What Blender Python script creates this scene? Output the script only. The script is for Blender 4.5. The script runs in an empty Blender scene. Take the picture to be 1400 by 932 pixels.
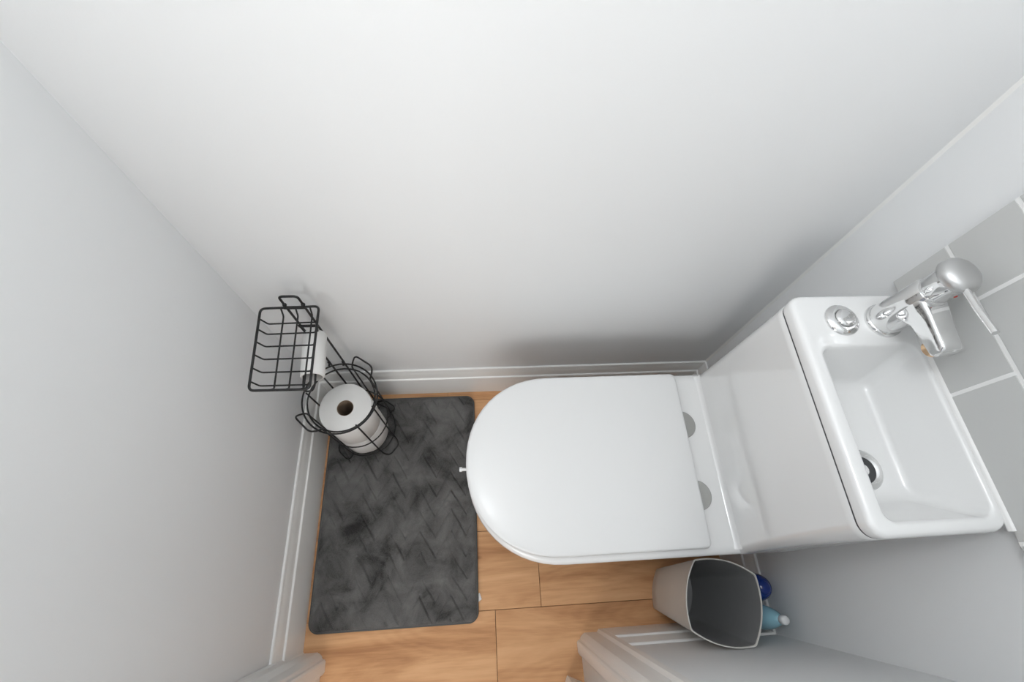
import bpy, bmesh, math, random
from mathutils import Vector, Matrix, noise
random.seed(7)
S = bpy.context.scene
COL = S.collection
PI = math.pi

# ------------------------------------------------------------------ camera
F_PX = 626.146
RX = (0.996922, -0.055068, 0.055795)      # camera right
RY = (-0.025955, -0.903443, -0.427922)    # camera down
RZ = (0.073973, 0.425157, -0.902092)      # camera forward
cam_d = bpy.data.cameras.new('camera')
cam_d.sensor_width = 36.0
cam_d.lens = F_PX / 1400 * 36.0
cam_d.clip_start = 0.02
cam = bpy.data.objects.new('camera', cam_d)
COL.objects.link(cam)
cam.matrix_world = Matrix(((RX[0], -RY[0], -RZ[0], 0),
                           (RX[1], -RY[1], -RZ[1], 0),
                           (RX[2], -RY[2], -RZ[2], 1.4),
                           (0, 0, 0, 1)))
S.camera = cam

# ------------------------------------------------------------------ colour management, world, lights
S.view_settings.view_transform = 'Standard'
S.view_settings.look = 'None'
S.view_settings.exposure = 0.0
S.view_settings.gamma = 1.0
S.view_settings.use_curve_mapping = False

CEIL = 2.45
W = bpy.data.worlds.new('world'); S.world = W; W.use_nodes = True
W.node_tree.nodes['Background'].inputs[0].default_value = (0.85, 0.9, 1.0, 1)
W.node_tree.nodes['Background'].inputs[1].default_value = 0.35

def area(name, loc, rot, size, power, color=(1, 1, 1), size_y=None, shape='DISK'):
    d = bpy.data.lights.new(name, 'AREA'); d.shape = shape; d.size = size
    if size_y: d.size_y = size_y
    d.energy = power; d.color = color
    o = bpy.data.objects.new(name, d); COL.objects.link(o)
    o.location = loc; o.rotation_euler = rot
    return o
def bulb(name, loc, radius, power, color):
    d = bpy.data.lights.new(name, 'POINT'); d.shadow_soft_size = radius; d.energy = power; d.color = color
    o = bpy.data.objects.new(name, d); COL.objects.link(o); o.location = loc
    return o
LAMP = (-0.11, 0.19, 2.14)
bulb('added_pendant_light', LAMP, 0.10, 11.2, (0.96, 0.98, 1.0))  # added bulb above the frame, put there to light the room
# added area light: invented daylight through an unseen front door, to light the room
area('added_hall_light', (-0.50, -1.585, 1.45), (math.radians(90), 0, 0), 0.95, 3.6, (0.96, 0.98, 1.0), 1.05, 'RECTANGLE')

# ------------------------------------------------------------------ materials
def mat(name, color=(0.8, 0.8, 0.8), rough=0.5, metal=0.0, coat=0.0, spec=0.5, trans=0.0, ior=1.45):
    m = bpy.data.materials.new(name); m.use_nodes = True
    b = m.node_tree.nodes['Principled BSDF']
    b.inputs['Base Color'].default_value = (*color, 1)
    b.inputs['Roughness'].default_value = rough
    b.inputs['Metallic'].default_value = metal
    b.inputs['Coat Weight'].default_value = coat
    b.inputs['Coat Roughness'].default_value = 0.06
    b.inputs['Specular IOR Level'].default_value = spec
    b.inputs['Transmission Weight'].default_value = trans
    b.inputs['IOR'].default_value = ior
    return m
def nodes(m): return m.node_tree.nodes, m.node_tree.links, m.node_tree.nodes['Principled BSDF']
def add_bump(m, scale, strength, dist=0.001, detail=3.0, stretch=(1, 1, 1)):
    N, L, b = nodes(m)
    tc = N.new('ShaderNodeTexCoord'); mp = N.new('ShaderNodeMapping'); mp.inputs['Scale'].default_value = stretch
    no = N.new('ShaderNodeTexNoise'); no.inputs['Scale'].default_value = scale; no.inputs['Detail'].default_value = detail
    bu = N.new('ShaderNodeBump'); bu.inputs['Strength'].default_value = strength; bu.inputs['Distance'].default_value = dist
    L.new(tc.outputs['Object'], mp.inputs['Vector']); L.new(mp.outputs[0], no.inputs['Vector'])
    L.new(no.outputs['Fac'], bu.inputs['Height']); L.new(bu.outputs[0], b.inputs['Normal'])
    return no

M_PAINT = mat('wall_paint', (0.866, 0.878, 0.884), 0.55, spec=0.35)
add_bump(M_PAINT, 260, 0.12, 0.0006, 4)
M_WHITEPAINT = mat('gloss_white_paint', (0.90, 0.90, 0.885), 0.28, coat=0.2)
add_bump(M_WHITEPAINT, 40, 0.05, 0.001)
M_CEIL = mat('ceiling_paint', (0.88, 0.88, 0.87), 0.8)
M_CERAMIC = mat('white_ceramic', (0.87, 0.873, 0.87), 0.16, coat=0.6)
M_SEAT = mat('seat_plastic', (0.79, 0.795, 0.795), 0.30, coat=0.08)
M_CHROME = mat('chrome', (0.80, 0.80, 0.80), 0.06, metal=1.0)
M_SATIN = mat('satin_chrome', (0.62, 0.62, 0.62), 0.36, metal=1.0)
M_HINGE = mat('brushed_hinge', (0.40, 0.40, 0.385), 0.4, metal=0.7)
M_TILE = mat('grey_glazed_tile', (0.62, 0.625, 0.615), 0.38, spec=0.4)
M_GROUT = mat('white_grout', (0.93, 0.93, 0.92), 0.7)
M_BLACK = mat('black_wire', (0.012, 0.012, 0.012), 0.42)
M_DARKIN = mat('dark_inside_and_seam_shade', (0.05, 0.052, 0.055), 0.45)  # inside of the drain, and painted shade in the basin seam
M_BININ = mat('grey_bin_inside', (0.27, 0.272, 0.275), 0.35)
M_DARKITEM = mat('dark_bin_liner', (0.03, 0.03, 0.04), 0.4)
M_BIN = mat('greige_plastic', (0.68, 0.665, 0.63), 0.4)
M_BRASS = mat('brass_aerator', (0.75, 0.52, 0.33), 0.25, metal=1.0)
M_RED = mat('red_mark', (0.7, 0.08, 0.06), 0.3)
M_SILICONE = mat('white_silicone', (0.82, 0.82, 0.81), 0.3)
M_BLUE = mat('dark_blue_plastic', (0.005, 0.03, 0.22), 0.12, coat=0.5)
M_LBLUE = mat('light_blue_bottle', (0.42, 0.78, 0.93), 0.08, trans=0.25, coat=0.6)
M_WCAP = mat('white_cap_plastic', (0.85, 0.87, 0.88), 0.3)
M_CARD = mat('brown_card_core', (0.30, 0.22, 0.16), 0.85)
M_LABEL = mat('white_fabric_label', (0.85, 0.85, 0.85), 0.8)
M_BIND = mat('grey_binding', (0.095, 0.10, 0.10), 0.9)
add_bump(M_BIND, 900, 0.4, 0.001)
M_PAPER = mat('tissue_paper', (0.82, 0.815, 0.80), 0.95, spec=0.1)
add_bump(M_PAPER, 350, 0.35, 0.0008)
M_PANE_GLOW = bpy.data.materials.new('added_glow_glass'); M_PANE_GLOW.use_nodes = True  # glowing glass of the added front door, an unseen light source
_b = M_PANE_GLOW.node_tree.nodes['Principled BSDF']
_b.inputs['Base Color'].default_value = (0.9, 0.9, 0.88, 1)
_b.inputs['Emission Color'].default_value = (1, 0.98, 0.95, 1); _b.inputs['Emission Strength'].default_value = 4.0

def wood_material():
    m = mat('oak_laminate', (0.5, 0.27, 0.13), 0.55, coat=0.0, spec=0.3)
    N, L, b = nodes(m)
    tc = N.new('ShaderNodeTexCoord'); geo = N.new('ShaderNodeNewGeometry')
    off = N.new('ShaderNodeVectorMath'); off.operation = 'MULTIPLY_ADD'
    comb = N.new('ShaderNodeCombineXYZ')
    for i in range(3): L.new(geo.outputs['Random Per Island'], comb.inputs[i])
    L.new(comb.outputs[0], off.inputs[0]); off.inputs[1].default_value = (17.3, 9.1, 5.7); L.new(tc.outputs['Object'], off.inputs[2])
    # distorted coordinate for the grain
    mp = N.new('ShaderNodeMapping'); mp.inputs['Scale'].default_value = (2.2, 16, 1); L.new(off.outputs[0], mp.inputs['Vector'])
    n1 = N.new('ShaderNodeTexNoise'); n1.inputs['Scale'].default_value = 1.0; n1.inputs['Detail'].default_value = 7; n1.inputs['Roughness'].default_value = 0.6
    n1.inputs['Distortion'].default_value = 0.6; L.new(mp.outputs[0], n1.inputs['Vector'])
    # cathedral figure: rings about stretched centres
    mp2 = N.new('ShaderNodeMapping'); mp2.inputs['Scale'].default_value = (2.4, 9, 1); L.new(off.outputs[0], mp2.inputs['Vector'])
    n2 = N.new('ShaderNodeTexNoise'); n2.inputs['Scale'].default_value = 1.0; n2.inputs['Detail'].default_value = 0.5; L.new(mp2.outputs[0], n2.inputs['Vector'])
    mul = N.new('ShaderNodeMath'); mul.operation = 'MULTIPLY'; mul.inputs[1].default_value = 16; L.new(n2.outputs['Fac'], mul.inputs[0])
    fr = N.new('ShaderNodeMath'); fr.operation = 'SINE'
    m3 = N.new('ShaderNodeMath'); m3.operation = 'MULTIPLY'; m3.inputs[1].default_value = 6.283; L.new(mul.outputs[0], m3.inputs[0]); L.new(m3.outputs[0], fr.inputs[0])
    # fine pores
    mp4 = N.new('ShaderNodeMapping'); mp4.inputs['Scale'].default_value = (14, 260, 1); L.new(off.outputs[0], mp4.inputs['Vector'])
    n4 = N.new('ShaderNodeTexNoise'); n4.inputs['Scale'].default_value = 1.0; n4.inputs['Detail'].default_value = 3; L.new(mp4.outputs[0], n4.inputs['Vector'])
    a1 = N.new('ShaderNodeMath'); a1.operation = 'MULTIPLY_ADD'; L.new(fr.outputs[0], a1.inputs[0]); a1.inputs[1].default_value = 0.016; L.new(n1.outputs['Fac'], a1.inputs[2])
    a2 = N.new('ShaderNodeMath'); a2.operation = 'MULTIPLY_ADD'; L.new(n4.outputs['Fac'], a2.inputs[0]); a2.inputs[1].default_value = 0.16; L.new(a1.outputs[0], a2.inputs[2])
    a3 = N.new('ShaderNodeMath'); a3.operation = 'MULTIPLY_ADD'; L.new(geo.outputs['Random Per Island'], a3.inputs[0]); a3.inputs[1].default_value = 0.07; L.new(a2.outputs[0], a3.inputs[2])
    cr = N.new('ShaderNodeValToRGB'); e = cr.color_ramp.elements
    e[0].position = 0.36; e[0].color = (0.38, 0.172, 0.074, 1)
    e[1].position = 0.86; e[1].color = (0.80, 0.485, 0.255, 1)
    k = e.new(0.55); k.color = (0.59, 0.308, 0.145, 1)
    k = e.new(0.70); k.color = (0.72, 0.405, 0.205, 1)
    L.new(a3.outputs[0], cr.inputs[0])
    # knots
    mp5 = N.new('ShaderNodeMapping'); mp5.inputs['Scale'].default_value = (3.1, 8.5, 1); L.new(off.outputs[0], mp5.inputs['Vector'])
    vo = N.new('ShaderNodeTexVoronoi'); vo.inputs['Scale'].default_value = 1.3; L.new(mp5.outputs[0], vo.inputs['Vector'])
    kr = N.new('ShaderNodeValToRGB'); kr.color_ramp.elements[0].position = 0.02; kr.color_ramp.elements[0].color = (0.18, 0.09, 0.05, 1)
    kr.color_ramp.elements[1].position = 0.075; kr.color_ramp.elements[1].color = (1, 1, 1, 1); L.new(vo.outputs['Distance'], kr.inputs[0])
    mx = N.new('ShaderNodeMix'); mx.data_type = 'RGBA'; mx.blend_type = 'MULTIPLY'; mx.inputs[0].default_value = 0.8
    L.new(cr.outputs[0], mx.inputs[6]); L.new(kr.outputs[0], mx.inputs[7]); L.new(mx.outputs[2], b.inputs['Base Color'])
    bu = N.new('ShaderNodeBump'); bu.inputs['Strength'].default_value = 0.15; bu.inputs['Distance'].default_value = 0.0006
    L.new(a2.outputs[0], bu.inputs['Height']); L.new(bu.outputs[0], b.inputs['Normal'])
    return m
M_WOOD = wood_material()

def plush_material():
    m = mat('charcoal_plush', (0.06, 0.06, 0.06), 0.95, spec=0.1)
    N, L, b = nodes(m)
    b.inputs['Sheen Weight'].default_value = 0.35; b.inputs['Sheen Roughness'].default_value = 0.45
    tc = N.new('ShaderNodeTexCoord')
    n1 = N.new('ShaderNodeTexNoise'); n1.inputs['Scale'].default_value = 12; n1.inputs['Detail'].default_value = 4; n1.inputs['Roughness'].default_value = 0.6; n1.inputs['Distortion'].default_value = 0.5  # noise patches in the colour imitate shading of pile lying different ways
    n2 = N.new('ShaderNodeTexNoise'); n2.inputs['Scale'].default_value = 420; n2.inputs['Detail'].default_value = 3
    L.new(tc.outputs['Object'], n1.inputs['Vector']); L.new(tc.outputs['Object'], n2.inputs['Vector'])
    a = N.new('ShaderNodeMath'); a.operation = 'MULTIPLY_ADD'; L.new(n2.outputs['Fac'], a.inputs[0]); a.inputs[1].default_value = 0.22; L.new(n1.outputs['Fac'], a.inputs[2])
    cr = N.new('ShaderNodeValToRGB'); e = cr.color_ramp.elements
    e[0].position = 0.42; e[0].color = (0.030, 0.029, 0.029, 1)
    e[1].position = 0.86; e[1].color = (0.185, 0.182, 0.178, 1)
    k = e.new(0.56); k.color = (0.092, 0.090, 0.088, 1)
    L.new(a.outputs[0], cr.inputs[0]); L.new(cr.outputs[0], b.inputs['Base Color'])
    bu = N.new('ShaderNodeBump'); bu.inputs['Strength'].default_value = 0.5; bu.inputs['Distance'].default_value = 0.0015
    L.new(n2.outputs['Fac'], bu.inputs['Height']); L.new(bu.outputs[0], b.inputs['Normal'])
    return m
M_PLUSH = plush_material()

# ------------------------------------------------------------------ mesh helpers
def link(name, bm, mats, parent=None, sharp=38, smooth=True):
    bmesh.ops.recalc_face_normals(bm, faces=bm.faces[:])
    if smooth:
        lim = math.radians(sharp)
        for f in bm.faces: f.smooth = True
        for e in bm.edges:
            if len(e.link_faces) == 2: e.smooth = e.calc_face_angle(0) < lim
    me = bpy.data.meshes.new(name); bm.to_mesh(me); bm.free()
    for m in (mats if isinstance(mats, (list, tuple)) else [mats]): me.materials.append(m)
    o = bpy.data.objects.new(name, me); COL.objects.link(o)
    if parent is not None: o.parent = parent
    return o
def thing(name, label, cat, loc=(0, 0, 0), group=None):
    o = bpy.data.objects.new(name, None); COL.objects.link(o); o.location = loc
    o.empty_display_size = 0.05
    o['label'] = label; o['category'] = cat
    if group: o['group'] = group
    return o
def part(name, bm, m, parent, **k):
    """mesh given in world coordinates, parented to a thing (possibly through a part)"""
    root = parent
    off = Vector((0, 0, 0))
    while root is not None:
        off += Vector(root.location); root = root.parent
    bmesh.ops.translate(bm, vec=-off, verts=bm.verts[:])
    return link(name, bm, m, parent, **k)
def struct(name, bm, m, label=None, **k):
    o = link(name, bm, m, **k); o['kind'] = 'structure'
    if label: o['label'] = label
    return o
def box(bm, x0, x1, y0, y1, z0, z1, bev=0.0, mi=0):
    g = bmesh.ops.create_cube(bm, size=1.0)
    vs = g['verts']
    for v in vs:
        v.co = Vector(((x0 + x1) / 2 + v.co.x * (x1 - x0), (y0 + y1) / 2 + v.co.y * (y1 - y0), (z0 + z1) / 2 + v.co.z * (z1 - z0)))
    fs = set(f for v in vs for f in v.link_faces)
    for f in fs: f.material_index = mi
    if bev > 0:
        es = list(set(e for v in vs for e in v.link_edges))
        r = bmesh.ops.bevel(bm, geom=es, offset=bev, segments=2, profile=0.5, affect='EDGES')
        for f in r['faces']: f.material_index = mi
def loft(bm, loops, cap0=False, cap1=False, closed=True, mi=0):
    rows = [[bm.verts.new(p) for p in lp] for lp in loops]
    n = len(rows[0])
    for a, b in zip(rows, rows[1:]):
        for i in range(n if closed else n - 1):
            j = (i + 1) % n
            f = bm.faces.new((a[i], a[j], b[j], b[i])); f.material_index = mi
    if cap0: bm.faces.new(rows[0][::-1]).material_index = mi
    if cap1: bm.faces.new(rows[-1]).material_index = mi
    return rows
def rr(x0, x1, y0, y1, r, z, n=6):
    pts = []
    for cx, cy, a0 in ((x1 - r, y1 - r, 0), (x0 + r, y1 - r, 90), (x0 + r, y0 + r, 180), (x1 - r, y0 + r, 270)):
        for k in range(n + 1):
            a = math.radians(a0 + 90 * k / n)
            pts.append(Vector((cx + r * math.cos(a), cy + r * math.sin(a), z)))
    return pts
def circ(c, r, z, n=40, ry=None):
    return [Vector((c[0] + r * math.cos(2 * PI * k / n), c[1] + (ry or r) * math.sin(2 * PI * k / n), z)) for k in range(n)]
def lathe(bm, c, prof, n=40, cap0=False, cap1=False, mi=0):
    return loft(bm, [circ(c, r, z, n) for r, z in prof], cap0, cap1, mi=mi)
def fillet(pts, rad, n=5, closed=False):
    pts = [Vector(p) for p in pts]; out = []
    m = len(pts)
    for i, p in enumerate(pts):
        if not closed and i in (0, m - 1): out.append(p); continue
        a = pts[(i - 1) % m] - p; b = pts[(i + 1) % m] - p
        t = min(rad, a.length * 0.49, b.length * 0.49)
        A = p + a.normalized() * t; B = p + b.normalized() * t
        for k in range(n + 1):
            s = k / n
            out.append((1 - s) ** 2 * A + 2 * s * (1 - s) * p + s * s * B)
    return out
def tube(bm, pts, r, closed=False, seg=8, mi=0):
    P = []
    for p in pts:
        p = Vector(p)
        if not P or (p - P[-1]).length > 1e-5: P.append(p)
    if closed and (P[0] - P[-1]).length < 1e-5: P.pop()
    n = len(P)
    T = []
    for i in range(n):
        a = P[i - 1] if (i > 0 or closed) else P[i]
        b = P[(i + 1) % n] if (i < n - 1 or closed) else P[i]
        T.append((b - a).normalized())
    u = T[0].orthogonal().normalized()
    frames = []
    for i in range(n):
        if i: u = (u - T[i] * u.dot(T[i])).normalized()
        frames.append((u.copy(), T[i].cross(u)))
    if closed:   # close the twist
        u2 = (u - T[0] * u.dot(T[0])).normalized()
        ang = math.atan2(u2.dot(frames[0][1]), u2.dot(frames[0][0]))
        for i in range(n):
            q = Matrix.Rotation(-ang * i / n, 3, T[i])
            frames[i] = (q @ frames[i][0], q @ frames[i][1])
    loops = [[P[i] + r * (math.cos(2 * PI * k / seg) * f[0] + math.sin(2 * PI * k / seg) * f[1]) for k in range(seg)] for i, f in enumerate(frames)]
    if closed: 
        rows = loft(bm, loops, mi=mi)
        for k in range(seg):
            bm.faces.new((rows[-1][k], rows[-1][(k + 1) % seg], rows[0][(k + 1) % seg], rows[0][k])).material_index = mi
    else:
        loft(bm, loops, True, True, mi=mi)

# ------------------------------------------------------------------ room shell
XL, XR, YB, YF, YH = -0.474, 0.683, 0.500, -0.200, -0.300   # YF..YH thickness of the door wall
DL, DR = -0.410, 0.245      # door opening between linings

# floor planks
bm = bmesh.new()
pw = 0.194
edges = [(-0.125 + pw * k) for k in range(-8, 5)]
joints = {0: [0.150], -1: [0.027], 1: [-0.25], 2: [0.35], 3: [-0.10], -2: [-0.5], -3: [0.2], -4: [-0.1], -5: [0.4], -6: [-0.4], -7: [0.1], -8: [0.3]}
g = 0.0006
for k in range(-8, 4):
    y0 = -0.125 + pw * k; y1 = y0 + pw
    xs = [-1.1] + joints[k] + [1.0]
    for a, b in zip(xs, xs[1:]):
        yy1 = min(y1, 0.52)
        box(bm, a + g, b - g, y0 + g, yy1 - g, -0.012, 0.0, 0.0006)
box(bm, -1.1, 1.0, -1.67, 0.52, -0.03, -0.0125, mi=1)
M_UNDER = mat('board_core', (0.10, 0.05, 0.03), 0.9)
struct('floor', bm, [M_WOOD, M_UNDER], 'oak-effect laminate floor boards', smooth=False)

def wallbox(name, label, *bxs, m=M_PAINT):
    bm = bmesh.new()
    for b_ in bxs: box(bm, *b_)
    struct(name, bm, m, label, smooth=False)
T = 0.10
wallbox('wall_back', 'pale grey painted back wall', (XL - T, XR + T, YB, YB + T, 0.0, CEIL))
wallbox('wall_left', 'pale grey painted left wall', (XL - T, XL, YH, YB, 0.0, CEIL))
wallbox('wall_right', 'pale grey painted wall behind the cistern', (XR, XR + T, YH, YB, 0.0, CEIL))
wallbox('wall_front', 'pale grey painted wall around the doorway',
        (DR + 0.03, XR, YH, YF, 0.0, CEIL), (XL, DL - 0.03, YH, YF, 0.0, CEIL), (DL - 0.03, DR + 0.03, YH, YF, 2.03, CEIL))
bm = bmesh.new(); box(bm, XL - T, XR + T, YH, YB + T, CEIL, CEIL + 0.05)
struct('ceiling', bm, M_CEIL, 'white ceiling', smooth=False)
# the hall beyond the doorway (behind the camera)
wallbox('wall_hall_far', 'pale wall on the far side of the hall', (-1.1, 1.0, -1.72, -1.62, 0.0, 2.35))
wallbox('wall_hall_side', 'pale wall at the end of the hall', (1.0, 1.1, -1.62, YH, 0.0, 2.35))
wallbox('wall_hall_near', 'hall side of the wall beside the doorway', (-1.1, XL, YH - 0.001, YH + 0.1, 0.0, 2.35), (XR, 1.0, YH, YH + 0.1, 0.0, 2.35))
bm = bmesh.new(); box(bm, -1.1, 1.1, -1.72, YH, 2.35, 2.40)
struct('ceiling_hall', bm, M_CEIL, 'white hall ceiling', smooth=False)

# skirting boards (d = distance from the wall)
SK = [(0, 0), (0.0165, 0), (0.0165, 0.116), (0.0158, 0.1195), (0.0140, 0.1215), (0.0120, 0.1225), (0.0112, 0.126), (0.0104, 0.135), (0.0090, 0.146),
      (0.0070, 0.154), (0.0058, 0.1585), (0.0060, 0.162), (0.0045, 0.165), (0, 0.165)]
def skirting(name, label, a, b, inward):
    """a,b = wall points (x,y); inward = unit normal into the room; ends mitred by shift"""
    bm = bmesh.new()
    (ax, ay, ma), (bx, by, mb) = a, b
    d = Vector((bx - ax, by - ay, 0)).normalized(); nrm = Vector((*inward, 0))
    loops = []
    for (px, py, mt, sg) in ((ax, ay, ma, 1), (bx, by, mb, -1)):
        loops.append([Vector((px, py, 0)) + nrm * q[0] + d * sg * mt * q[0] + Vector((0, 0, q[1])) for q in SK])
    loft(bm, loops, True, True)
    struct(name, bm, M_WHITEPAINT, label, sharp=25)
skirting('baseboard_back', 'white skirting board along the back wall', (XL, YB, 1), (XR, YB, 1), (0, -1))
skirting('baseboard_left', 'white skirting board along the left wall', (XL, -0.188, 0), (XL, YB, 1), (1, 0))
skirting('baseboard_right', 'white skirting board behind the toilet', (XR, YF, 1), (XR, YB, 1), (-1, 0))
skirting('baseboard_front', 'white skirting board beside the doorway', (0.3085, YF, 0), (XR, YF, 1), (0, 1))

# architraves: footprint profile (x inward from outer edge, y)
def architrave(name, label, x_out, sgn):
    prof = [(0, YF), (0, -0.184), (0.012, -0.1845), (0.015, -0.188), (0.018, -0.1905), (0.050, -0.1905), (0.056, -0.1935), (0.062, -0.199), (0.0635, -0.2035),
            (0.0655, -0.2055), (0.070, -0.2065), (0.0725, -0.2105), (0.0725, -0.232), (0.069, -0.238), (0.0, -0.238)]
    bm = bmesh.new()
    loft(bm, [[Vector((x_out + sgn * a, y, z)) for a, y in prof] for z in (0, 2.07)], True, True)
    struct(name, bm, M_WHITEPAINT, label, sharp=25)
architrave('trim_1', 'white moulded architrave on the right of the doorway', 0.3085, -1)
architrave('trim_2', 'white moulded architrave in the left corner by the doorway', -0.4725, 1)
bm = bmesh.new()
box(bm, DR, DR + 0.029, -0.315, -0.2385, 0, 2.03, 0.001); box(bm, DL - 0.029, DL, -0.315, -0.2385, 0, 2.03, 0.001)
box(bm, DL - 0.029, DR + 0.029, -0.315, -0.2385, 2.0, 2.03, 0.001)
struct('trim_3', bm, M_WHITEPAINT, 'white door lining', smooth=False)
bm = bmesh.new()
loft(bm, [[Vector((x, y, z)) for x, z in ((DL - 0.06, 2.0), (DR + 0.06, 2.0), (DR + 0.06, 2.07), (DL - 0.06, 2.07))] for y in (-0.186, -0.238)], True, True)
struct('trim_4', bm, M_WHITEPAINT, 'white architrave over the doorway', smooth=False)
# door leaf standing open into the hall
bm = bmesh.new(); box(bm, 0, 0.62, 0, 0.040, 0.006, 1.99, 0.0015)
dn = Vector((-0.41, -0.91)).normalized()
door = struct('door_1', bm, M_WHITEPAINT, 'white door leaf opened out into the hall', smooth=False)
door.location = (0.2015, -0.277, 0); door.rotation_euler = (0, 0, math.atan2(dn.y, dn.x))
bm = bmesh.new()
tube(bm, fillet([(0.565, -0.001, 1.0), (0.565, -0.045, 1.0), (0.46, -0.045, 1.0)], 0.012), 0.008)
hd = link('door_handle', bm, M_CHROME, door)

# corner caulk bead, right back corner
bm = bmesh.new()
loft(bm, [[Vector((XR, YB - 0.0045, z)), Vector((XR - 0.0022, YB - 0.0025, z)), Vector((XR - 0.0045, YB, z)), Vector((XR, YB, z))] for z in (0.165, CEIL)], True, True)
struct('trim_5', bm, M_WHITEPAINT, 'white caulk line in the corner behind the cistern', sharp=80)

# tiled splashback
XT = 0.672
def tiles():
    bm = bmesh.new()
    ty0, z0, th, tw, gr = 0.368, 0.804, 0.097, 0.1945, 0.0046
    box(bm, XT + 0.0006, XR, YF, ty0, z0 + gr / 2, z0 + 3 * th, mi=1)
    for r in range(3):
        first = ty0 - (tw if r % 2 == 0 else 0.0895)
        ys = [ty0, first]
        while ys[-1] > YF + 0.01: ys.append(ys[-1] - tw)
        for a, b in zip(ys, ys[1:]):
            b = max(b, YF)
            hi = a if a == ty0 else a - gr / 2
            box(bm, XT, XR - 0.002, b + gr / 2, hi, z0 + r * th + gr / 2, z0 + (r + 1) * th - gr / 2, 0.0012, mi=0)
    struct('trim_6', bm, [M_TILE, M_GROUT], 'light grey glazed wall tiles behind the basin', smooth=False)
tiles()

# ------------------------------------------------------------------ added pendant lamp (unseen, above the frame)
lp = thing('added_pendant_lamp', 'added white globe pendant lamp on the toilet room ceiling, out of view', 'lamp', (LAMP[0], LAMP[1], CEIL))
bm = bmesh.new(); lathe(bm, LAMP, [(0.045, CEIL), (0.045, CEIL - 0.012), (0.02, CEIL - 0.03), (0.0, CEIL - 0.03)], 32, True)
part('ceiling_rose', bm, M_WHITEPAINT, lp)
bm = bmesh.new(); tube(bm, [(LAMP[0], LAMP[1], CEIL - 0.02), (LAMP[0], LAMP[1], LAMP[2] + 0.11)], 0.004)
part('cord', bm, M_WHITEPAINT, lp)
bm = bmesh.new(); lathe(bm, LAMP, [(0.024, LAMP[2] + 0.14), (0.026, LAMP[2] + 0.09), (0.0, LAMP[2] + 0.09)], 24, True)
part('bulb_holder', bm, M_WHITEPAINT, lp)
# glazed front door added across the hall; its glowing pane lights the room
bm = bmesh.new()
for b_ in ((-1.06, -1.00, -1.622, -1.59, 0.0, 2.06), (0.00, 0.06, -1.622, -1.59, 0.0, 2.06), (-1.00, 0.00, -1.622, -1.59, 2.0, 2.06), (-1.00, 0.00, -1.615, -1.597, 0.0, 0.90)): box(bm, *b_)
d2 = struct('door_2', bm, M_WHITEPAINT, 'added white glazed front door across the hall, out of view', smooth=False)
bm = bmesh.new(); box(bm, -1.00, 0.00, -1.612, -1.602, 0.90, 2.0)
link('glow_pane', bm, M_PANE_GLOW, d2, smooth=False)

# ------------------------------------------------------------------ toilet with basin on the cistern
YC = 0.179
TOI = thing('toilet', 'white close-coupled toilet with hand basin built into the top of its cistern', 'toilet', (0.35, YC, 0))
def D(x_tip, x_rear, yc, hw, z, n=28, rc=0.012, sq=1.0, m=5):
    """D outline: rounded nose at -x, straight sides, small rear corners"""
    R = hw * sq
    cx = x_tip + R
    pts = []
    for k in range(n + 1):
        a = math.radians(90 + 180 * k / n)
        ex = 2 / 2.12
        c, s = math.cos(a), math.sin(a)
        pts.append(Vector((cx + R * math.copysign(abs(c) ** ex, c), yc + hw * math.copysign(abs(s) ** ex, s), z)))
    for cxx, cyy, a0 in ((x_rear - rc, yc - hw + rc, 270), (x_rear - rc, yc + hw - rc, 0)):
        for k in range(m + 1):
            a = math.radians(a0 + 90 * k / m)
            pts.append(Vector((cxx + rc * math.cos(a), cyy + rc * math.sin(a), z)))
    return pts
# pan
bm = bmesh.new()
yp = 0.1755
loops = [D(0.085, 0.655, YC, 0.118, 0.0, rc=0.01), D(0.080, 0.655, YC, 0.120, 0.012, rc=0.01), D(0.070, 0.655, YC, 0.124, 0.10, rc=0.01),
         D(0.045, 0.655, YC, 0.138, 0.20, rc=0.012), D(0.010, 0.655, YC, 0.160, 0.29, rc=0.02), D(-0.018, 0.655, yp, 0.183, 0.345, rc=0.03),
         D(-0.030, 0.655, yp, 0.1945, 0.376, rc=0.03), D(-0.031, 0.655, yp, 0.1965, 0.386, rc=0.03), D(-0.029, 0.655, yp, 0.1955, 0.394, rc=0.03),
         D(-0.022, 0.650, yp, 0.190, 0.3995, rc=0.03), D(-0.008, 0.64, yp, 0.178, 0.401, rc=0.03)]
loft(bm, loops, True, True)
part('pan', bm, M_CERAMIC, TOI, sharp=60)
# seat
bm = bmesh.new()
loft(bm, [D(-0.022, 0.440, YC, 0.178, 0.4015), D(-0.029, 0.447, YC, 0.184, 0.4035), D(-0.030, 0.448, YC, 0.185, 0.4075), D(-0.026, 0.445, YC, 0.182, 0.4095)], True, True)
part('seat', bm, M_SEAT, TOI, sharp=50)
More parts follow.
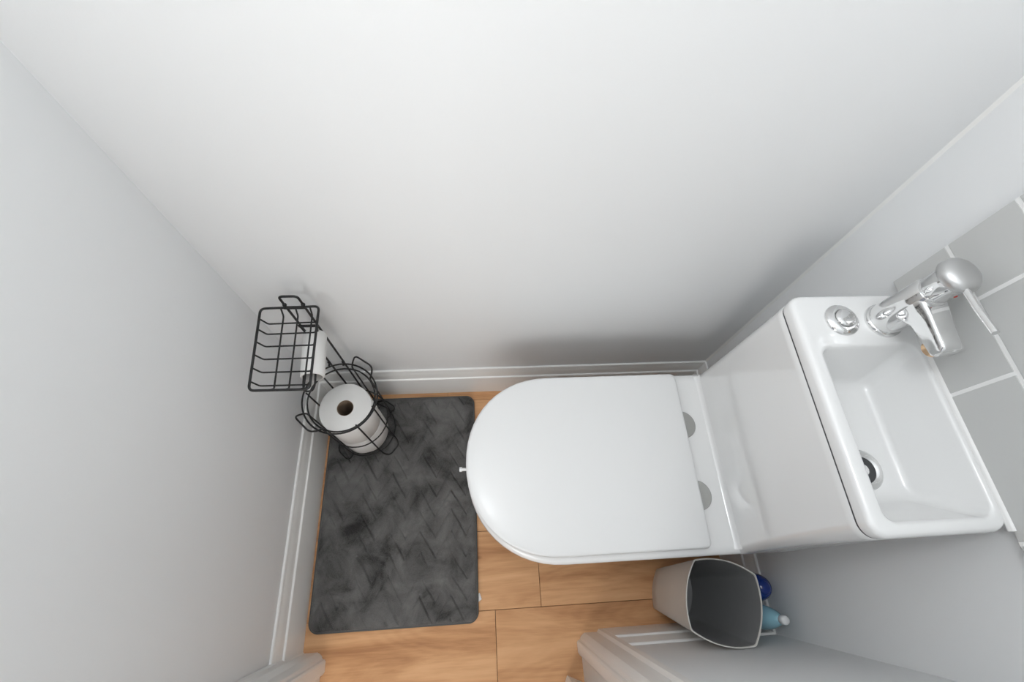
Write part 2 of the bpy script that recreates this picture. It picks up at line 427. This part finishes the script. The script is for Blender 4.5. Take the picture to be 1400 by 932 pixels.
# lid, gently crowned
bm = bmesh.new()
loops = [D(-0.026, 0.453, YC + 0.001, 0.1815, 0.4105), D(-0.0315, 0.4565, YC + 0.001, 0.1860, 0.4125), D(-0.0320, 0.457, YC + 0.001, 0.1865, 0.4175),
         D(-0.0312, 0.4563, YC + 0.001, 0.1857, 0.4198), D(-0.0290, 0.4545, YC + 0.001, 0.1838, 0.4214), D(-0.0250, 0.452, YC + 0.001, 0.1805, 0.4222),
         D(-0.012, 0.445, YC + 0.001, 0.170, 0.4228), D(0.02, 0.425, YC + 0.001, 0.140, 0.4236), D(0.07, 0.39, YC + 0.001, 0.095, 0.4242), D(0.12, 0.33, YC + 0.001, 0.05, 0.4244)]
loft(bm, loops, True, True)
part('lid', bm, M_SEAT, TOI, sharp=60)
for cy in (0.249, 0.096):
    bm = bmesh.new()
    lathe(bm, (0.456, cy), [(0.031, 0.4005), (0.031, 0.4040), (0.0295, 0.4052), (0.0, 0.4052)], 40, True)
    h = part('hinge_cap', bm, M_HINGE, TOI); h['label'] = 'grey metal hinge cap'
bm = bmesh.new()
tube(bm, [(-0.024, 0.172, 0.405), (-0.044, 0.172, 0.405)], 0.0032, seg=10)
tube(bm, [(-0.0405, 0.172, 0.405), (-0.046, 0.172, 0.405)], 0.0050, seg=10)
part('bumper', bm, M_SEAT, TOI)
# cistern: front face leans towards the basin
bm = bmesh.new()
def cl(z, x0, y0, y1, r, x1=0.662): return rr(x0, x1, y0, y1, r, z, 8)
loops = [cl(0.392, 0.516, -0.0215, 0.3725, 0.016), cl(0.402, 0.5195, -0.0205, 0.3715, 0.016), cl(0.412, 0.5205, -0.0190, 0.3700, 0.016),
         cl(0.50, 0.5125, -0.0150, 0.3640, 0.018), cl(0.62, 0.5015, -0.0100, 0.3560, 0.020), cl(0.765, 0.4885, -0.0065, 0.3470, 0.022),
         cl(0.7800, 0.4875, -0.0060, 0.3465, 0.022), cl(0.7808, 0.4885, -0.0050, 0.3455, 0.021), cl(0.7806, 0.4970, 0.0035, 0.3370, 0.014), cl(0.70, 0.4975, 0.0040, 0.3365, 0.014)]
loft(bm, loops, False, False)
part('cistern', bm, M_CERAMIC, TOI, sharp=60)
# coved joint where the pan platform meets the cistern
bm = bmesh.new()
pr = [(0.5105, 0.4005), (0.5150, 0.4018), (0.5190, 0.4055), (0.5210, 0.4130), (0.5230, 0.4005)]
loft(bm, [[Vector((x, y, z)) for x, z in pr] for y in (-0.012, 0.364)], True, True)
part('cistern_joint', bm, M_CERAMIC, TOI, sharp=80)
# basin
bm = bmesh.new()
BX0, BX1, BY0, BY1, ZT = 0.4860, 0.6715, -0.0060, 0.3465, 0.8065
def bl(z, i, r=0.022): return rr(BX0 + i, BX1 - i * 0.15, BY0 + i, BY1 - i, max(r - i, 0.004), z, 8)
def hole(z, x0, x1, y0, y1, r): return rr(x0, x1, y0, y1, r, z, 8)
hx0, hx1, hy0, hy1 = 0.5105, 0.6600, 0.0125, 0.2560
loops = [bl(0.764, 0.012), bl(0.7838, 0.012), bl(0.7838, 0.0015), bl(0.7850, 0.0004), bl(0.7865, 0.0), bl(0.7985, 0.0), bl(0.8020, 0.0010), bl(0.8047, 0.0030), bl(0.8060, 0.0055), bl(ZT, 0.0085),
         hole(ZT, hx0 - 0.005, hx1 + 0.0030, hy0 - 0.006, hy1 + 0.006, 0.020), hole(ZT - 0.0010, hx0 - 0.0020, hx1 + 0.0012, hy0 - 0.0025, hy1 + 0.0030, 0.018),
         hole(ZT - 0.0040, hx0, hx1, hy0, hy1 + 0.0005, 0.017), hole(ZT - 0.010, hx0 + 0.0008, hx1 - 0.001, hy0 + 0.001, hy1 - 0.001, 0.016),
         hole(0.770, hx0 + 0.004, 0.6480, hy0 + 0.012, 0.2445, 0.016), hole(0.735, hx0 + 0.007, 0.6350, hy0 + 0.027, 0.2320, 0.016), hole(0.726, hx0 + 0.009, 0.6300, hy0 + 0.034, 0.2270, 0.016),
         hole(0.7225, hx0 + 0.013, 0.6230, hy0 + 0.042, 0.2200, 0.014), hole(0.7215, hx0 + 0.020, 0.6150, hy0 + 0.050, 0.2120, 0.012)]
loft(bm, loops, False, True)
BAS = part('basin', bm, M_CERAMIC, TOI, sharp=60)
bm = bmesh.new()  # dark band painted in as the shade of the gap under the basin
loft(bm, [rr(0.4880, 0.6600, -0.0054, 0.3459, 0.0215, z, 8) for z in (0.7785, 0.7845)], False, False)
sg = part('seam_shade', bm, M_DARKIN, TOI); sg['label'] = 'thin dark strip standing for the shade in the seam under the basin'
# drain
DC = (0.5745, 0.089)
bm = bmesh.new()
lathe(bm, DC, [(0.030, 0.7220), (0.0300, 0.7232), (0.0285, 0.7245), (0.0250, 0.7242), (0.0215, 0.7226), (0.0200, 0.7222)], 40)
lathe(bm, DC, [(0.0200, 0.7222), (0.0150, 0.7220), (0.0, 0.7219)], 40, mi=1)
lathe(bm, DC, [(0.0085, 0.7222), (0.0085, 0.7238), (0.0, 0.7244)], 24, mi=0)
dr = part('drain', bm, [M_CHROME, M_DARKIN], BAS); dr['label'] = 'chrome basin waste'
# silicone line along the tiles
bm = bmesh.new()
loft(bm, [[Vector((0.6675, y, ZT - 0.002)), Vector((0.6680, y, ZT + 0.0015)), Vector((0.6705, y, ZT + 0.0040)), Vector((XT + 0.001, y, ZT + 0.0055)), Vector((XT + 0.001, y, ZT - 0.002))]
          for y in (-0.006, 0.343)], True, True)
bmesh.ops.create_uvsphere(bm, u_segments=12, v_segments=8, radius=0.0055, matrix=Matrix.Translation((XT - 0.001, 0.283, ZT + 0.006)))
part('silicone_seal', bm, M_SILICONE, BAS, sharp=80)
# flush button
FC = (0.5575, 0.300)
bm = bmesh.new()
lathe(bm, FC, [(0.0262, ZT), (0.0262, ZT + 0.0020), (0.0250, ZT + 0.0040), (0.0210, ZT + 0.0066), (0.0160, ZT + 0.0086), (0.0150, ZT + 0.0082), (0.0150, ZT + 0.0060)], 44, True)
FB = part('flush_button', bm, M_CHROME, TOI, sharp=50)
bm = bmesh.new()
lathe(bm, FC, [(0.0142, ZT + 0.0055), (0.0142, ZT + 0.0098), (0.0134, ZT + 0.0108), (0.0080, ZT + 0.0120), (0.0, ZT + 0.0124)], 40, True)
part('push_cap', bm, M_CHROME, FB, sharp=50)
# tap
TC = (0.6225, 0.2965)
bm = bmesh.new()
lathe(bm, TC, [(0.0275, ZT), (0.0275, ZT + 0.0055), (0.0262, ZT + 0.0070), (0.0248, ZT + 0.0074), (0.0245, ZT + 0.0095), (0.0252, ZT + 0.012), (0.0245, 0.840), (0.0236, 0.870), (0.0230, 0.892), (0.0215, 0.8965),
               (0.0200, 0.8972), (0.0200, 0.8985), (0.0210, 0.8995), (0.0210, 0.930)], 44, True, True)
TAP = part('tap', bm, M_CHROME, TOI, sharp=45); TAP['label'] = 'chrome single-lever mixer tap'
def yrect(y, xc, zc, w, h, r, n=5):
    """rounded rectangle in an x-z plane"""
    q = rr(-w / 2, w / 2, -h / 2, h / 2, r, 0, n)
    return [Vector((xc + p.x, y, zc + p.y)) for p in q]
bm = bmesh.new()
xc = TC[0]
loops = [yrect(0.300, xc, 0.868, 0.042, 0.056, 0.010), yrect(0.284, xc, 0.869, 0.0415, 0.052, 0.009), yrect(0.272, xc, 0.8725, 0.038, 0.042, 0.006), yrect(0.262, xc, 0.875, 0.0345, 0.034, 0.005),
         yrect(0.240, xc, 0.8755, 0.0325, 0.028, 0.005), yrect(0.220, xc, 0.8755, 0.0315, 0.025, 0.005), yrect(0.214, xc, 0.875, 0.0305, 0.022, 0.005), yrect(0.2115, xc, 0.8745, 0.026, 0.016, 0.004)]
loft(bm, loops, True, True)
SP = part('spout', bm, M_CHROME, TAP, sharp=60)
bm = bmesh.new(); lathe(bm, (xc - 0.002, 0.226), [(0.0110, 0.866), (0.0110, 0.856), (0.0085, 0.855), (0.0, 0.856)], 20, True)
ae = part('aerator', bm, M_BRASS, TAP); ae['label'] = 'brass-coloured aerator'
bm = bmesh.new()
lathe(bm, TC, [(0.0205, 0.9275), (0.0245, 0.9282), (0.0258, 0.9300), (0.0258, 0.9345), (0.0250, 0.9380), (0.0222, 0.9415), (0.0170, 0.9442), (0.0095, 0.9458), (0.0, 0.9463)], 44, True)
HD = part('cartridge_cap', bm, M_SATIN, TAP, sharp=50)
bm = bmesh.new()
tube(bm, [(xc - 0.004, 0.275, 0.9355), (xc - 0.008, 0.245, 0.9400), (xc - 0.013, 0.207, 0.9480)], 0.0042, seg=12)
LV = part('lever', bm, M_CHROME, TAP)
bm = bmesh.new()  # red disc put in for a faint reflection on the tap neck
lathe(bm, (0, 0), [(0.0022, 0.0), (0.0022, 0.0008), (0.0, 0.001)], 14, True)
bmesh.ops.rotate(bm, verts=bm.verts[:], cent=(0, 0, 0), matrix=Matrix.Rotation(PI / 2, 3, 'X'))
bmesh.ops.translate(bm, verts=bm.verts[:], vec=(xc + 0.004, TC[1] - 0.0202, 0.915))
rd = part('reflection_dot', bm, M_RED, TAP); rd['label'] = 'small red disc standing for a faint reflection'

# ------------------------------------------------------------------ bath mat
MX0, MX1, MY0, MY1, MR = -0.4495, -0.0165, -0.151, 0.4675, 0.026
MAT = thing('bath_mat', 'charcoal grey plush bath mat with zigzag grooves on the wooden floor', 'mat', ((MX0 + MX1) / 2, (MY0 + MY1) / 2, 0))
bm = bmesh.new()
nx, ny = 250, 356
ins = 0.007
def inside(x, y, i):
    """signed distance inside the rounded rectangle inset by i"""
    cx, cy = (MX0 + MX1) / 2, (MY0 + MY1) / 2
    qx = abs(x - cx) - ((MX1 - MX0) / 2 - i - MR * 0.8); qy = abs(y - cy) - ((MY1 - MY0) / 2 - i - MR * 0.8)
    return -(math.hypot(max(qx, 0), max(qy, 0)) + min(max(qx, qy), 0) - MR * 0.8)
def groove(x, y):
    per, rep, amp = 0.0830, 0.0530, 0.068
    w = noise.noise(Vector((x * 9, y * 9, 3))) * 0.006
    u = ((x - MX0 - 0.028 + w) / per) % 1.0
    tri = abs(u - 0.5) * 2             # 0 at valley
    s = (y + 0.152 - amp * (0.5 - abs(tri - 0.0) * 1.0) + 0.0) / rep
    s = (y + 0.150 - amp * tri) / rep
    dd = abs(s - round(s)) * rep
    side = 1.0 if u < 0.5 else 0.35      # one flank is pressed deeper
    strength = 0.5 + 1.0 * noise.noise(Vector((x * 14, y * 14, 9)))
    return side * min(1.15, max(0.1, strength)) * math.exp(-(dd / 0.0027) ** 2)
vs = {}
for j in range(ny + 1):
    for i in range(nx + 1):
        x = MX0 + 0.0035 + (MX1 - MX0 - 0.007) * i / nx; y = MY0 + 0.0035 + (MY1 - MY0 - 0.007) * j / ny
        sd = inside(x, y, 0.0035)
        if sd < -0.0018: continue
        e = max(0.0, min(1.0, sd / 0.014))
        z = 0.0115 + 0.0075 * math.sqrt(1 - (1 - e) ** 2)
        z += 0.0018 * noise.noise(Vector((x * 22, y * 22, 1))) + 0.0008 * noise.noise(Vector((x * 90, y * 90, 5)))
        z -= 0.0085 * groove(x, y) * e
        vs[i, j] = bm.verts.new((x, y, z))
for j in range(ny):
    for i in range(nx):
        k = [(i, j), (i + 1, j), (i + 1, j + 1), (i, j + 1)]
        if all(q in vs for q in k): bm.faces.new([vs[q] for q in k])
part('pile', bm, M_PLUSH, MAT, sharp=180)
bm = bmesh.new()
def mr(i, z): return rr(MX0 + i, MX1 - i, MY0 + i, MY1 - i, max(MR - i, 0.004), z, 10)
loft(bm, [mr(0.002, 0.0005), mr(0.0, 0.003), mr(0.0, 0.0095), mr(0.0016, 0.0125), mr(0.0045, 0.0135), mr(0.0070, 0.0118), mr(0.010, 0.010)], True, True)
bd = part('binding', bm, M_BIND, MAT, sharp=60)
bm = bmesh.new()
for (x0, x1, y0, y1) in ((MX1 - 0.004, MX1 + 0.010, -0.108, -0.083),):
    v = [bm.verts.new(p) for p in ((x0, y0 + 0.002, 0.006), (MX1 + 0.0085, y0 + 0.010, 0.0015), (MX1 + 0.0035, y1, 0.0015), (x0, y1 - 0.002, 0.006))]
    v2 = [bm.verts.new(p.co + Vector((0, 0, 0.0006))) for p in v]
    bm.faces.new(v[::-1]); bm.faces.new(v2)
    for a in range(4): bm.faces.new((v[a], v[(a + 1) % 4], v2[(a + 1) % 4], v2[a]))
lb = part('care_label', bm, M_LABEL, MAT, smooth=False); lb['label'] = 'white care label'

# ------------------------------------------------------------------ toilet roll stand
MZ = 0.0195          # plush surface
HA = Vector((-0.333, 0.366, 0))
ST = thing('toilet_roll_stand', 'black wire toilet roll stand with basket and top shelf, on the mat corner', 'toilet roll stand', (HA.x, HA.y, MZ))
def pol(a, r, z, c=HA): return Vector((c.x + r * math.cos(math.radians(a)), c.y + r * math.sin(math.radians(a)), z))
def ring(bm, r, z, w, n=56): tube(bm, [pol(360 * k / n, r, z) for k in range(n)], w, True, 8)
wr = 0.0021
for nm, r_, z_, w_ in (('inner_rim', 0.0795, 0.318, wr), ('outer_rim', 0.0875, 0.330, wr), ('middle_ring', 0.0800, 0.155, wr * 0.85)):
    bm = bmesh.new(); ring(bm, r_, z_, w_); part(nm, bm, M_BLACK, ST, sharp=60)
bm = bmesh.new()
ring(bm, 0.0800, 0.040, wr)
for a in (-37.5, 52.5, 142.5, 222.0):                       # cross wires under the rolls
    tube(bm, [pol(a - 20, 0.080, 0.040), pol(a + 160 + 40, 0.080, 0.040)], wr * 0.8)
BK = part('basket_base', bm, M_BLACK, ST, sharp=60)
def upair(a, half, topstyle):
    bm = bmesh.new()
    zt = 0.330
    L_, R_ = a - half, a + half
    rr_ = 0.0812
    pts = [pol(L_, rr_, zt), pol(L_, rr_, 0.050), pol(L_ + 3, 0.092, MZ + 0.012), pol(L_ + 10, 0.101, MZ + 0.0015), pol(R_ - 10, 0.101, MZ + 0.0015), pol(R_ - 3, 0.092, MZ + 0.012), pol(R_, rr_, 0.050), pol(R_, rr_, zt)]
    if topstyle == 'loop':
        q = [pol(R_ - 1, 0.090, 0.342), pol(a + 15, 0.1015, 0.362), pol(a - 15, 0.1015, 0.362), pol(L_ + 1, 0.090, 0.342)]
        p2 = pts + q
        tube(bm, fillet(p2, 0.016, 6, True), wr, True, 8)
    else:
        tube(bm, fillet(pts, 0.014, 6), wr, False, 8)
    part('upright_wire', bm, M_BLACK, ST, sharp=60)
upair(-37.5, 20, 'plain'); upair(55, 20, 'loop'); upair(150, 20, 'plain'); upair(226, 20, 'loop')
# post: two uprights joined into a carrying handle
PXL, PXR, PY = -0.3690, -0.3345, 0.4610
bm = bmesh.new()
tube(bm, fillet([(PXL + 0.004, PY - 0.006, 0.030), (PXL, PY, 0.35), (PXL, PY, 0.642), (PXR, PY, 0.642), (PXR, PY, 0.35), (PXR + 0.002, PY - 0.006, 0.030)], 0.009), 0.0024, False, 10)
for z in (0.603, 0.6075, 0.530, 0.526):
    tube(bm, [(PXL - 0.003, PY - 0.003, z), (PXR + 0.003, PY - 0.003, z)], 0.0022)
for x in (PXL, PXR):
    tube(bm, [(x, PY, 0.326), (x, PY - 0.010, 0.326)], 0.0028)
    bmesh.ops.create_uvsphere(bm, u_segments=10, v_segments=8, radius=0.0042, matrix=Matrix.Translation((x, PY, 0.611)))
    bmesh.ops.create_uvsphere(bm, u_segments=10, v_segments=8, radius=0.0040, matrix=Matrix.Translation((x, PY - 0.002, 0.331)))
part('post', bm, M_BLACK, ST, sharp=60)
# shelf tray
ZS, ZB = 0.602, 0.582
c00, c10, c11, c01 = Vector((-0.4090, 0.2920, ZS)), Vector((-0.3035, 0.2910, ZS)), Vector((-0.3075, 0.4620, ZS)), Vector((-0.4170, 0.4590, ZS))
bm = bmesh.new()
tube(bm, fillet([c00, c10, c11, c01], 0.010, 6, True), 0.0024, True, 10)
def bil(u, v, z=None):
    p = (c00 * (1 - u) + c10 * u) * (1 - v) + (c01 * (1 - u) + c11 * u) * v
    if z is not None: p.z = z
    return p
for v in (0.105, 0.262, 0.420, 0.578, 0.735, 0.880)[0:6]:
    if v == 0.880: v = 0.868
    tube(bm, fillet([bil(0.0, v), bil(0.085, v - 0.01, ZB), bil(0.915, v - 0.01, ZB), bil(1.0, v)], 0.004, 4), 0.0016, False, 6)
for u in (0.34, 0.59, 0.84):
    tube(bm, fillet([bil(u, 0.0), bil(u, 0.055, ZB + 0.0022), bil(u, 0.945, ZB + 0.0022), bil(u, 1.0)], 0.004, 4), 0.0016, False, 6)
part('shelf', bm, M_BLACK, ST, sharp=60)
# arm for the hanging roll
ZA = 0.503
AX, AXL, AXR = -0.3455, -0.3570, -0.3350
bm = bmesh.new()
tube(bm, fillet([(PXL, PY - 0.003, 0.528), (AXL - 0.006, 0.452, ZA), (AXL + 0.0025, 0.336, ZA), (AXL + 0.0065, 0.322, ZA + 0.002), (AXR + 0.0005, 0.322, ZA + 0.002), (AXR + 0.0035, 0.336, ZA), (AXR - 0.005, 0.452, ZA), (PXR, PY - 0.003, 0.528)], 0.009, 6), 0.0022, False, 10)
part('roll_arm', bm, M_BLACK, ST, sharp=60)

# ------------------------------------------------------------------ toilet rolls
def roll_mesh(r, ri, h, n=64, wob=0.0):
    bm = bmesh.new()
    e = 0.002
    prof = [(ri, 0.0), (ri, 0), (r - e, 0.0), (r, e), (r, h - e), (r - e, h), (ri, h)]
    loops = []
    for q, z in prof:
        loops.append([Vector(((q + (wob * noise.noise(Vector((math.cos(2 * PI * k / n) * 2, math.sin(2 * PI * k / n) * 2, z * 30))) if q > ri + 0.001 else 0)) * math.cos(2 * PI * k / n),
                              (q + (wob * noise.noise(Vector((math.cos(2 * PI * k / n) * 2, math.sin(2 * PI * k / n) * 2, z * 30))) if q > ri + 0.001 else 0)) * math.sin(2 * PI * k / n), z)) for k in range(n)])
    loft(bm, loops)
    return bm
def core_mesh(ri, h, n=40):
    bm = bmesh.new()
    rows = loft(bm, [[Vector((q * math.cos(2 * PI * k / n), q * math.sin(2 * PI * k / n), z)) for k in range(n)] for q, z in ((ri, 0.0005), (ri - 0.001, 0.0005), (ri - 0.001, h - 0.001), (ri, h - 0.001))])
    return bm
g_ = 'full white toilet rolls stacked in the wire basket'
R1 = thing('toilet_roll', 'full white toilet roll, lower of the two stacked in the wire basket', 'toilet roll', (-0.336, 0.358, 0.043), g_)
link('paper', roll_mesh(0.0645, 0.0205, 0.114, wob=0.0012), M_PAPER, R1, sharp=50)
link('core', core_mesh(0.0203, 0.114), M_CARD, R1, sharp=50)
R2 = R1.copy(); COL.objects.link(R2); R2.location = (-0.3355, 0.3585, 0.1585)
R2['label'] = 'full white toilet roll, upper of the two stacked in the wire basket'
for ch in list(R1.children):
    c = ch.copy(); COL.objects.link(c); c.parent = R2
R3 = thing('toilet_roll', 'nearly used up thin toilet roll hanging on the arm under the wire shelf', 'toilet roll', (-0.3430, 0.3575, ZA - 0.012))
R3.rotation_euler = (-PI / 2, 0, math.radians(4.2))
bm = roll_mesh(0.0240, 0.0200, 0.100, wob=0.0006); link('paper', bm, M_PAPER, R3, sharp=50)
M_CORE2 = mat('pale_card_core', (0.55, 0.54, 0.52), 0.85)
bm = core_mesh(0.0198, 0.100); link('core', bm, M_CORE2, R3, sharp=50)

# ------------------------------------------------------------------ waste bin
bang = math.radians(-15.5)
BC = Vector((0.5120, -0.1125))
BIN = thing('waste_bin', 'small light grey tapered plastic waste bin beside the toilet', 'bin', (BC.x, BC.y, 0))
def bowsq(s, bow, z, rc, n=6, m=10, inset=0.0):
    """square with outward-bowed sides, rotated"""
    pts = []
    a = s - inset
    cor = [(a, a), (-a, a), (-a, -a), (a, -a)]
    for q in range(4):
        p0 = Vector(cor[q]); p1 = Vector(cor[(q + 1) % 4])
        d = (p1 - p0).normalized(); nrm = Vector((d.y, -d.x)) * -1
        nrm = (p0 + p1).normalized()
        for k in range(m + 1):
            e_ = 0.0022 / (2 * a)
            t = e_ + (1 - 2 * e_) * k / m
            tt = 2 * t - 1
            pts.append(p0 + (p1 - p0) * t + nrm * bow * (1 - tt * tt))
    out = []
    for p in pts:
        x = p.x * math.cos(bang) - p.y * math.sin(bang); y = p.x * math.sin(bang) + p.y * math.cos(bang)
        out.append(Vector((BC.x + x, BC.y + y, z)))
    return out
bm = bmesh.new()
BH = 0.300
def bs(z): t = z / BH; return 0.0485 + (0.0685 - 0.0485) * t
def bb(z): t = z / BH; return 0.008 + 0.006 * t
loft(bm, [bowsq(bs(0) - 0.003, bb(0), 0.0, 0.006)] + [bowsq(bs(z), bb(z), z, 0.004) for z in (0.004, 0.06, 0.12, 0.18, 0.24, 0.292)] +
     [bowsq(bs(0.3) + 0.0004, bb(.3), 0.2975, 0.004), bowsq(bs(0.3), bb(.3), BH, 0.004), bowsq(bs(0.3), bb(.3), BH, 0.004, inset=0.0018), bowsq(bs(0.3), bb(.3), BH - 0.002, 0.004, inset=0.0026)], True, False)
part('bin_body', bm, M_BIN, BIN, sharp=40)
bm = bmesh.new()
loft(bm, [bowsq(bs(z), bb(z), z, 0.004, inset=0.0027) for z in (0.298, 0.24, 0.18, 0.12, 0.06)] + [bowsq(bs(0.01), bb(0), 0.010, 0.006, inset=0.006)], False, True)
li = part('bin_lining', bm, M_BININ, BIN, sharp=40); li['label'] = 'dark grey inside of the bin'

# ------------------------------------------------------------------ bottles behind the bin
BBC = (0.6345, -0.0955)
BB = thing('cleaner_bottle', 'dark blue rounded bottle standing behind the bin', 'bottle', (*BBC, 0))
bm = bmesh.new()
lathe(bm, BBC, [(0.026, 0.0), (0.029, 0.004), (0.030, 0.02), (0.0305, 0.16), (0.0310, 0.19), (0.0305, 0.210), (0.0285, 0.227), (0.0245, 0.240), (0.0190, 0.249), (0.0150, 0.2525)], 40, True, True)
part('bottle_body', bm, M_BLUE, BB, sharp=60)
bm = bmesh.new()
lathe(bm, BBC, [(0.0148, 0.2524), (0.0140, 0.2545), (0.0110, 0.2568), (0.0060, 0.2582), (0.0, 0.2586)], 32, True)
part('bottle_cap', bm, M_BLUE, BB, sharp=60)
LB = thing('spray_bottle', 'pale blue see-through bottle with a white cap standing behind the bin', 'bottle', (0.6320, -0.150, 0))
bm = bmesh.new()
def ob(z, rx, ry, dx=0.0): return circ((0.6300 + dx, -0.1555), rx, z, 40, ry)
loft(bm, [ob(0.0, 0.024, 0.022), ob(0.004, 0.028, 0.026), ob(0.03, 0.029, 0.0258), ob(0.17, 0.029, 0.0258), ob(0.205, 0.0285, 0.026), ob(0.230, 0.0270, 0.0245, 0.001), ob(0.250, 0.0230, 0.0205, 0.003), ob(0.265, 0.017, 0.015, 0.006),
          ob(0.275, 0.0105, 0.0098, 0.009), ob(0.280, 0.0080, 0.0078, 0.0105)], True, True)
part('bottle_body', bm, M_LBLUE, LB, sharp=60)
bm = bmesh.new()
lathe(bm, (0.6405, -0.1555), [(0.0082, 0.2795), (0.0095, 0.281), (0.0095, 0.291), (0.0080, 0.295), (0.0045, 0.297), (0.0, 0.2975)], 28, True)
wc = part('bottle_cap', bm, M_WCAP, LB, sharp=60); wc['label'] = 'white cap'
